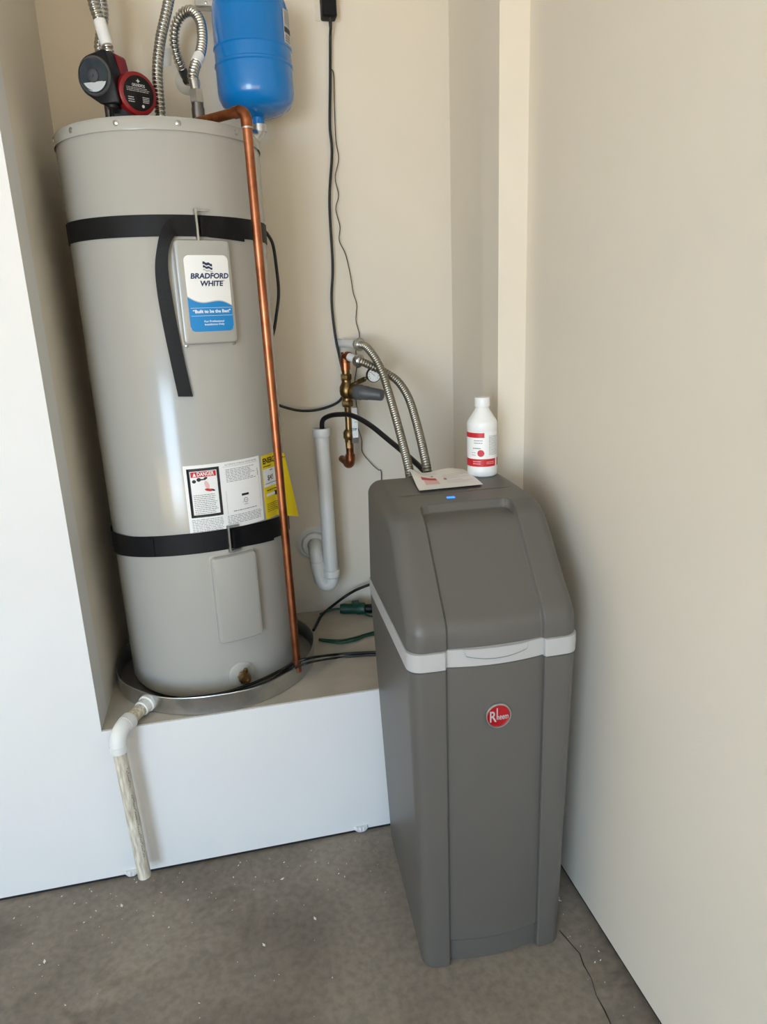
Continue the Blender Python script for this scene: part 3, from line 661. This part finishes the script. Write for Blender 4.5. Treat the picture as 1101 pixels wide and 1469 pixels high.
aC = (PXY(549, 567, .425)-cB).normalized(); LC = (PXY(549, 567, .425)-cB).length
obj('bonnet', lathe([(0, 0), (.018, .004), (.020, .018), (.0245, .022), (.0245, .034), (0, .034)], cB, aC, 28), 'brass', va)
obj('adjusting_cap', lathe([(0, .030), (.0235, .030), (.0245, .032), (.0245, .052), (.0225, .054), (.0215, .075), (.0200, .077), (.0180, LC-.004), (.016, LC), (0, LC)], cB, aC, 32), 'grey_plastic', va)
obj('union_nut', join(hexnut(vp(574), vp(583), .0190), cyl(vp(570), vp(575), .0155)), 'brass', va)
obj('drop_pipe', cyl(vp(582), vp(622), .0105), 'brass', va)
obj('ball_valve', join(cyl(vp(618), vp(634), .0145), lathe([(0, -.02), (.013, -.018), (.019, -.008), (.019, .008), (.013, .018), (0, .02)], vp(624), (0, 0, 1), 20), cyl(vp(632), vp(642), .0135, 8), cyl(vp(626), vp(626, .012, -.03), .007)), 'brass', va)
hv = obj('lever', join(box(VX+.006, VX+.024, VY-.033, VY-.027, vz(626), vz(584))), 'white_plastic', va, 0)
mp = plane_map((VX+.015, VY-.0332, vz(605)), (1, 0, 0), (0, 0, 1))
obj('lever_print', join(text(mp, 'TFP', .012, -.004, -.022, .0002, bold=.03), text(mp, 'MAX', .005, .004, .002, .0002)), 'print_teal', hv)
obj('lever_clip', join(box(VX+.004, VX+.024, VY-.034, VY-.024, vz(634), vz(626))), 'steel', va, 0)
eL = vp(668); eW = Vector((.757, D, .998))
obj('lower_pipe', cyl(vp(640), vp(660), .0125), 'old_copper', va)
obj('lower_elbow', join(elbow(vp(656), eL, eL+(eW-eL).normalized()*.03, .0152), cyl(vp(652), vp(660), .0160)), 'old_copper', va)
obj('wall_stub', cyl(eL+(eW-eL).normalized()*.02, eW, .0115), 'old_copper', va)
G = PXY(536.5, 538, .45); gN = (CAM-G+Vector((.5, 0, -.25))).normalized()
gc = obj('gauge_case', lathe([(0, -.018), (.020, -.018), (.0225, -.012), (.0228, .003), (.0215, .005), (.0205, .004)], G, gN, 36), 'black_plastic', va, 40)
obj('gauge_face', lathe([(0, .001), (.0208, .001)], G, gN, 36), 'print_white', gc)
gu, gv, _ = frame(gN); 
mp = lambda u, v, off: G+gu*u+gv*v+gN*(.0016+off)
obj('gauge_marks', join(*[rect(lambda u, v, off, t=t: mp(u*math.cos(t)-v*math.sin(t), u*math.sin(t)+v*math.cos(t), off), -.0006, .0006, .013, .017, 0, 1) for t in [math.radians(-130+26*k) for k in range(11)]], rect(lambda u, v, off: mp(u*.7-v*.7, u*.7+v*.7, off), -.0005, .0005, -.004, .013, .0003, 1)), 'print_black', gc)
g0 = cB+Vector((.012, -.008, .016))
obj('gauge_branch', join(cyl(g0, g0+(G-g0)*.55, .0055, 14), cyl(g0+(G-g0)*.35, g0+(G-g0)*.62, .0085, 6), cyl(g0+(G-g0)*.55, G-gN*.016, .005, 14)), 'brass', va)

N1a = Vector((.769, D, 1.378)); N1 = PXY(514, 494, .49)
ns = thing('wall_stub_pipe', 'short painted pipe sticking out of the back wall above the brass valve', 'pipe', N1a)
obj('stub', cyl(N1a, N1, .0128), 'pvc', ns)
obj('wall_ring', lathe([(.013, 0), (.020, 0), (.020, .002), (.014, .005)], N1a, (0, -1, 0), 24), 'pvc', ns)
def hose(label, start, dirn, pts):
    t = thing('steel_hose', label, 'hose', start, 'braided softener hoses'); d = Vector(dirn).normalized()
    obj('hose', corr([start+d*.012]+pts, .0108, .0015, .0088, 20, 8), 'hose_steel', t, 60)
    obj('nut', join(lathe([(.012, -.006), (.0165, -.006), (.0185, -.003), (.0185, .007), (.016, .012), (.012, .016), (.0115, .016)], start, d, 24), lathe([(.0125, .006), (.0205, .007), (.021, .010), (.0125, .012)], start, d, 24)), 'steel', t)
hose('corrugated stainless hose from the painted wall stub to the grey softener', N1, N1-N1a, [PXY(526, 498, .45), PXY(538, 513, .40), PXY(549, 535, .35), PXY(557, 560, .30), PXY(567, 595, .22), PXY(577, 632, .14), PXY(586, 668, .05), PXY(590, 690, .01), Vector((.858, .012, 1.02))])
hose('corrugated stainless hose from the brass valve to the grey softener', N2, dT, [PXY(522, 520, .43), PXY(537, 527, .405), PXY(555, 535.5, .38), PXY(572, 548, .34), PXY(586, 570, .28), PXY(596, 600, .20), PXY(605, 635, .11), PXY(612, 668, .03), PXY(615, 685, .012), Vector((.908, .012, 1.02))])

# ------------------------------------------------------------------ water softener
SX, SY, SYAW = .8875, -.258, math.radians(-1.4)
cs, sn = math.cos(SYAW), math.sin(SYAW)
def T(p): return Vector((SX+p[0]*cs-p[1]*sn, SY+p[0]*sn+p[1]*cs, p[2]))
so = thing('water_softener', 'tall dark grey water softener cabinet with a light grey band', 'water softener', (SX, SY, 0))
ZM = .764
def outline(z, grow=0.0, kick=0.0):
    t = z/ZM; hf = .1665+.0165*t+grow; hr = .152+.027*t+grow; yf = -.232-.006*t-grow; yr = .234+grow
    pts = []
    def arc(cx, cy, r, a0, a1, n=7):
        for i in range(n+1): a = math.radians(a0+(a1-a0)*i/n); pts.append((cx+r*math.cos(a), cy+r*math.sin(a)))
    rf = .030
    arc(-hf+rf, yf+rf, rf, 180, 270)
    pts.append((-.128, yf-.0012)); pts.append((-.1095, yf-.001))
    ys = yf+.010+kick
    pts.append((-.1065, yf+.0015)); pts.append((-.1055, ys)); 
    for i in range(15): x = -.1035+.207*i/14; pts.append((x, ys-.0125*(1-(x/.1035)**2)))
    pts.append((.1055, ys)); pts.append((.1065, yf+.0015)); pts.append((.1095, yf-.001)); pts.append((.128, yf-.0012))
    arc(hf-rf, yf+rf, rf, 270, 360)
    arc(hr-.02, yr-.02, .02, 0, 90, 4); arc(-hr+.02, yr-.02, .02, 90, 180, 4)
    return pts
def loft(secs):
    V, F = [], []; N = len(secs[0][0])
    for pts, zs in secs:
        V += [T((x, y, zs)) for x, y in pts]
    for k in range(len(secs)-1):
        for i in range(N): j = (i+1) % N; F.append((k*N+i, k*N+j, (k+1)*N+j, (k+1)*N+i))
    F += [tuple(range(N)), tuple((len(secs)-1)*N+i for i in range(N))]
    return V, F
obj('cabinet_body', loft([(outline(0, -.004, .006), .0), (outline(.005, 0, .006), .005), (outline(.058, 0, .006), .058), (outline(.064, 0, 0), .066), (outline(.3), .3), (outline(.55), .55), (outline(ZM-.003), ZM-.003), (outline(ZM, -.003), ZM)]), 'softener_grey', so, 30)
bd = obj('band', loft([(outline(ZM, -.003), ZM), (outline(ZM, .001), ZM+.0015), (outline(ZM, .0015), ZM+.020), (outline(ZM, .001), ZM+.0395), (outline(ZM, -.003), ZM+.041)]), 'softener_band', so, 30)
# latch lip: curved tab in the band
us2 = [-.0685]+[-.068+.136*i/40 for i in range(41)]+[.0685]
def lipmap(u, v, off): return T((u, -.238+.0085-.0125*(1-(u/.1035)**2)-off, ZM+v))
lipb = lambda u: .0395-(0 if abs(u) > .0681 else .0135+.0105*(1-(u/.0685)**2)-.010*max(0, (abs(u)-.064)/.0045)**2)
lp1 = strip(lipmap, us2, lambda u: lipb(u)+.001, lambda u: .0398, .0018)
obj('latch_lip', lp1, 'softener_band', bd)
obj('latch_gap', strip(lipmap, us2, lambda u: lipb(u)-.0006, lambda u: lipb(u)+.0012, .0021), 'print_grey', bd)
# lid: a side profile swept across the width, edges rounded, centre recessed
ZL = ZM+.041
prof0 = [(-.2355, ZL), (-.2365, ZL+.030), (-.2345, ZL+.046), (-.228, ZL+.060), (-.216, ZL+.075), (-.19, ZL+.104), (-.15, ZL+.151), (-.115, ZL+.193), (-.092, ZL+.220), (-.075, ZL+.235), (-.052, ZL+.245), (-.02, ZL+.251), (.06, ZL+.256), (.14, ZL+.259), (.20, ZL+.259), (.222, ZL+.253), (.232, ZL+.240), (.2345, ZL+.22), (.2355, ZL+.10), (.236, ZL)]
prof = resample(crom([Vector((a, 0, b_)) for a, b_ in prof0], 10), .004)
nrm = []
for i in range(len(prof)):
    t = prof[min(i+1, len(prof)-1)]-prof[max(i-1, 0)]; t.normalize(); nrm.append(Vector((t.z, 0, -t.x)))
sarc = [0]
for a, b_ in zip(prof, prof[1:]): sarc.append(sarc[-1]+(b_-a).length)
itop = min(range(len(prof)), key=lambda i: abs(prof[i].x+.034)); STOP = sarc[itop]
SEAM = sarc[min(range(len(prof)), key=lambda i: abs(prof[i].x-.040))]
def sm(a, b_, x): t = max(0, min(1, (x-a)/(b_-a))); return t*t*(3-2*t)
RS = .034
xs = sorted(set([round(x, 4) for x in [-1+.0]+[-.1035-.006+.001*i for i in range(14)]+[-.09+.18*i/18 for i in range(19)]+[.0965+.001*i for i in range(14)]]))[1:]
xs = [x for x in xs if abs(x) <= .111]
ur = [.115, .13, .140, .1455]+[.1455+RS*math.sin(PI/2*k/9) for k in range(1, 10)]
xs = [-u for u in ur[::-1]]+xs+ur
HWL = .1455+RS
V, F = [], []; NP = len(prof)
for x in xs:
    for i, p in enumerate(prof):
        ax = abs(x); ins = 0.0
        if ax > .1455: ins = RS-math.sqrt(max(RS*RS-(ax-.1455)**2, 0))
        # rounded-rectangle recess (open at the bottom)
        qx = ax-(.1045-.022); qs = sarc[i]-(STOP-.022)
        d = (math.hypot(max(qx, 0), max(qs, 0))+min(max(qx, qs), 0))-.022
        rec = sm(.0015, -.0055, d)
        depth = .0085+.009*sm(STOP-.075, STOP-.022, sarc[i])
        ins += rec*depth
        # slight crown of the recessed panel towards the foot
        ins -= rec*.0085*(1-(min(ax, .1035)/.1035)**2)*sm(.10, .0, sarc[i])
        if abs(sarc[i]-SEAM) < .0021 and ax < .135: ins += .003
        n_ = nrm[i]
        if n_.dot(Vector((p.x, 0, p.z-.93))) < 0: n_ = -n_
        q = p-n_*ins
        q.z = max(q.z, ZL)
        tz = (q.z-ZL)/.26; k = 1+.018*(1-tz)-.012*tz-.018*(q.x+.236)/.47
        V.append(T((x*(k if ax > .111 else 1), q.x, q.z)))
for a in range(len(xs)-1):
    for i in range(NP-1): F.append((a*NP+i, (a+1)*NP+i, (a+1)*NP+i+1, a*NP+i+1))
F += [tuple(range(NP)), tuple((len(xs)-1)*NP+i for i in range(NP))]
lid = obj('lid', (V, F), 'softener_grey', so, 50)
# blue light on the lid
mp = plane_map(T((-.021, .002, ZL+.2525)), T((1, 0, 0))-T((0, 0, 0)), T((0, 1, .06))-T((0, 0, 0)))
obj('indicator_light', plate(mp, .0095, .005, .002, [(0, -.002), (0, .0008), (.0008, .0014)], 4), 'blue_led', so)
# round badge
bz, by = .646, -.2385
mp = lambda u, v, off: T((u+.003, by-.0036-off, bz+v))
cbg = T((.003, by-.001, bz)); nb = T((0, -1, 0))-T((0, 0, 0))
bg_ = obj('badge', lathe([(0, .0045), (.015, .004), (.0245, .003)], cbg, nb, 48), 'badge_red', so)
bg_['label'] = 'round red maker badge with silver rim'
obj('badge_rim', lathe([(.0285, 0), (.0285, .004), (.0275, .0052), (.0250, .0052), (.0243, .0035), (.0243, .002)], cbg, nb, 48), 'steel', bg_)
lm = 'print_white'
obj('badge_lettering', join(text(mp, 'R', .036, -.0130, -.0015, .0024, sx=.72, bold=.012), rect(mp, -.0045, -.0020, -.007, .019, .0024, 1), text(mp, 'heem', .0195, .0088, -.0025, .0024, bold=.015, fit=.0255)), 'softener_band', bg_)

# ------------------------------------------------------------------ bottle on the softener
LT = ZL+.2575
bpz = LT; BXY = atZ(692, 681, LT); BX, BY = 1.004, -.088
bo = thing('cleaner_bottle', 'white plastic bottle with red label standing on the softener', 'bottle', (BX, BY, LT))
BR = .0372
obj('bottle_body', lathe([(0, 0), (BR-.006, 0), (BR-.001, .004), (BR, .010), (BR, .024), (BR-.0008, .026), (BR-.0008, .115), (BR, .117), (BR, .132), (BR-.002, .138), (.030, .146), (.019, .163), (.0165, .169), (.0155, .171), (.0155, .18), (0, .18)], (BX, BY, LT), seg=48), 'white_plastic', bo)
capm = []
V, F = [], []; N = 60
for z, r in ((.172, .0178), (.174, .0184), (.192, .0182), (.1945, .017), (.195, 0.0001)):
    for i in range(N): a = 2*PI*i/N; rr = r*(1+(.018 if i % 2 and .173 < z < .193 else 0)); V.append((BX+rr*math.cos(a), BY+rr*math.sin(a), LT+z))
for k in range(4):
    for i in range(N): j = (i+1) % N; F.append((k*N+i, k*N+j, (k+1)*N+j, (k+1)*N+i))
obj('cap', (V, F), 'white_plastic', bo, 30)
mp = cyl_map(BX, BY, BR, math.radians(-100), LT)
bo_l = obj('bottle_label', rect(mp, -.070, .070, .0265, .1145, .0001, 40), 'print_white', bo)
obj('label_band', rect(mp, -.070, -.0012, .1, .112, .0003, 20), 'print_red', bo_l)
obj('label_band', rect(mp, -.070, .0305, .0285, .0475, .0003, 24), 'print_red', bo_l)
obj('label_band', rect(mp, .0375, .070, .0285, .0475, .0003, 10), 'print_red', bo_l)
dus = [-.0085*math.cos(PI*i/18) for i in range(19)]
obj('label_dot', strip(lambda u, v, off: mp(u-.010, v+.062, off), dus, lambda u: -math.sqrt(max(.0085**2-u*u, 0)), lambda u: math.sqrt(max(.0085**2-u*u, 0)), .0003), 'print_red', bo_l)
o = obj('label_print', join(scribble(mp, .010, .040, .056, .105, 15, .0003, .35, 41, .9), scribble(mp, -.028, -.004, .084, .096, 2, .0003, .3, 42), scribble(mp, -.03, -.006, .070, .078, 1, .0003, .3, 43), scribble(mp, -.034, -.022, .054, .066, 2, .0003, .2, 44)), 'print_grey', bo_l); o['kind'] = 'stuff'
o = obj('band_print', join(scribble(mp, .004, .026, .034, .042, 2, .0004, .3, 46), scribble(mp, -.03, -.008, .033, .044, 2, .0004, .3, 45)), 'print_pink', bo_l); o['kind'] = 'stuff'

# ------------------------------------------------------------------ paper leaflet on the lid
c00, c10, c11, c01 = atZ(602, 706, LT), atZ(693.5, 697, LT), atZ(664, 671, LT), atZ(588, 681, LT)
c11 = Vector((c11.x-.006, min(c11.y, -.012), LT)); c01 = Vector((c01.x-.004, min(c01.y, -.015), LT))
def pap(s, t, off=0):
    p = (c00*(1-s)+c10*s)*(1-t)+(c01*(1-s)+c11*s)*t
    lift = .0035+.022*sm(.35, .0, s)*sm(.1, .9, t)*.55+.004*math.sin(s*7+t*3)*t+.012*math.sin(s*PI)*.35*(1-t)*t*2
    return Vector((p.x, p.y, LT+max(lift, .0012)+off))
n1 = 22; V = [pap(i/n1, j/n1, o) for o in (0, .0004) for i in range(n1+1) for j in range(n1+1)]
F = []; K = (n1+1)**2
for i in range(n1):
    for j in range(n1):
        a = i*(n1+1)+j; q = (a, a+n1+1, a+n1+2, a+1); F += [q, tuple(x+K for x in q)]
lf_ = thing('leaflet', 'printed white paper leaflet lying on the softener next to the bottle', 'paper', (c00.x, c00.y, LT))
obj('sheet', (V, F), 'paper', lf_)
mp = lambda u, v, off: pap(u, v, .0007+off)
def prect(s0, s1, t0, t1, n=8): 
    V = [mp(s0+(s1-s0)*i/n, t, 0) for i in range(n+1) for t in (t0, t1)]; return V, [(2*i, 2*i+2, 2*i+3, 2*i+1) for i in range(n)]
obj('picture_red', join(prect(.13, .38, .42, .56), prect(.50, .545, .42, .52), prect(.33, .37, .66, .72)), 'print_red', lf_)
obj('picture_pink', join(prect(.15, .38, .20, .41)), 'print_pink', lf_)
o = obj('leaflet_print', join(*[prect(.50+.02*(k % 2), .50+.45*(.8+.2*math.sin(k*2.1)), .22+.062*k, .235+.062*k) for k in range(8) if k not in (3,)]+[prect(.1, .45, .78+.06*k, .79+.06*k) for k in range(3)]), 'print_pale', lf_); o['kind'] = 'stuff'

# ------------------------------------------------------------------ paint flakes and grit on the floor
rnd = random.Random(5); parts = []
for k in range(170):
    if k < 90: x = rnd.uniform(-.35, .70); y = -abs(rnd.gauss(0, .12))-.01
    elif k < 140: x = rnd.uniform(-.3, .70); y = rnd.uniform(-.75, -.05)
    else: x = rnd.uniform(1.06, 1.15); y = rnd.uniform(-.7, -.1)
    s = rnd.choice((.0012, .0016, .002, .003)); a = rnd.uniform(0, PI)
    if k % 23 == 5: s = .006
    c, s_ = math.cos(a)*s, math.sin(a)*s
    parts.append(([(x-c, y-s_, .0004), (x+s_*.6, y-c*.6, .0004), (x+c, y+s_, .001+s*.3), (x-s_*.5, y+c*.5, .0006)], [(0, 1, 2), (0, 2, 3)]))
o = obj('paint_flakes', join(*parts), 'paint_flake', None, 0); o['kind'] = 'stuff'; tag(o, 'white paint flakes and grit scattered on the concrete floor', 'debris')
# chipped drywall edge and lumps along the foot of the step
for k, (px, py, s, lab) in enumerate([(521, 1199, .022, 'chipped lump of white plaster hanging at the step foot near the softener'), (188, 1262, .020, 'chipped lump of white plaster at the step foot beside the drain pipe')]):
    p = atZ(px, py-3, .012); V, F = [], []; n = 14
    for h, f in ((.022, .9), (.014, 1.0), (.003, .55)):
        for i in range(n): t = PI*i/(n-1); V.append((p.x+s*f*math.cos(t)*(1+.12*math.sin(i*5+k)), -.0-.009*f*math.sin(t)*(1+.2*math.sin(i*3)), h))
    for r in range(2):
        for i in range(n-1): F.append((r*n+i, r*n+i+1, (r+1)*n+i+1, (r+1)*n+i))
    F += [tuple(range(n)), tuple(2*n+i for i in range(n))]
    tag(obj('plaster_lump', (V, F), 'white_paint', None, 30), lab, 'plaster', 'plaster lumps')
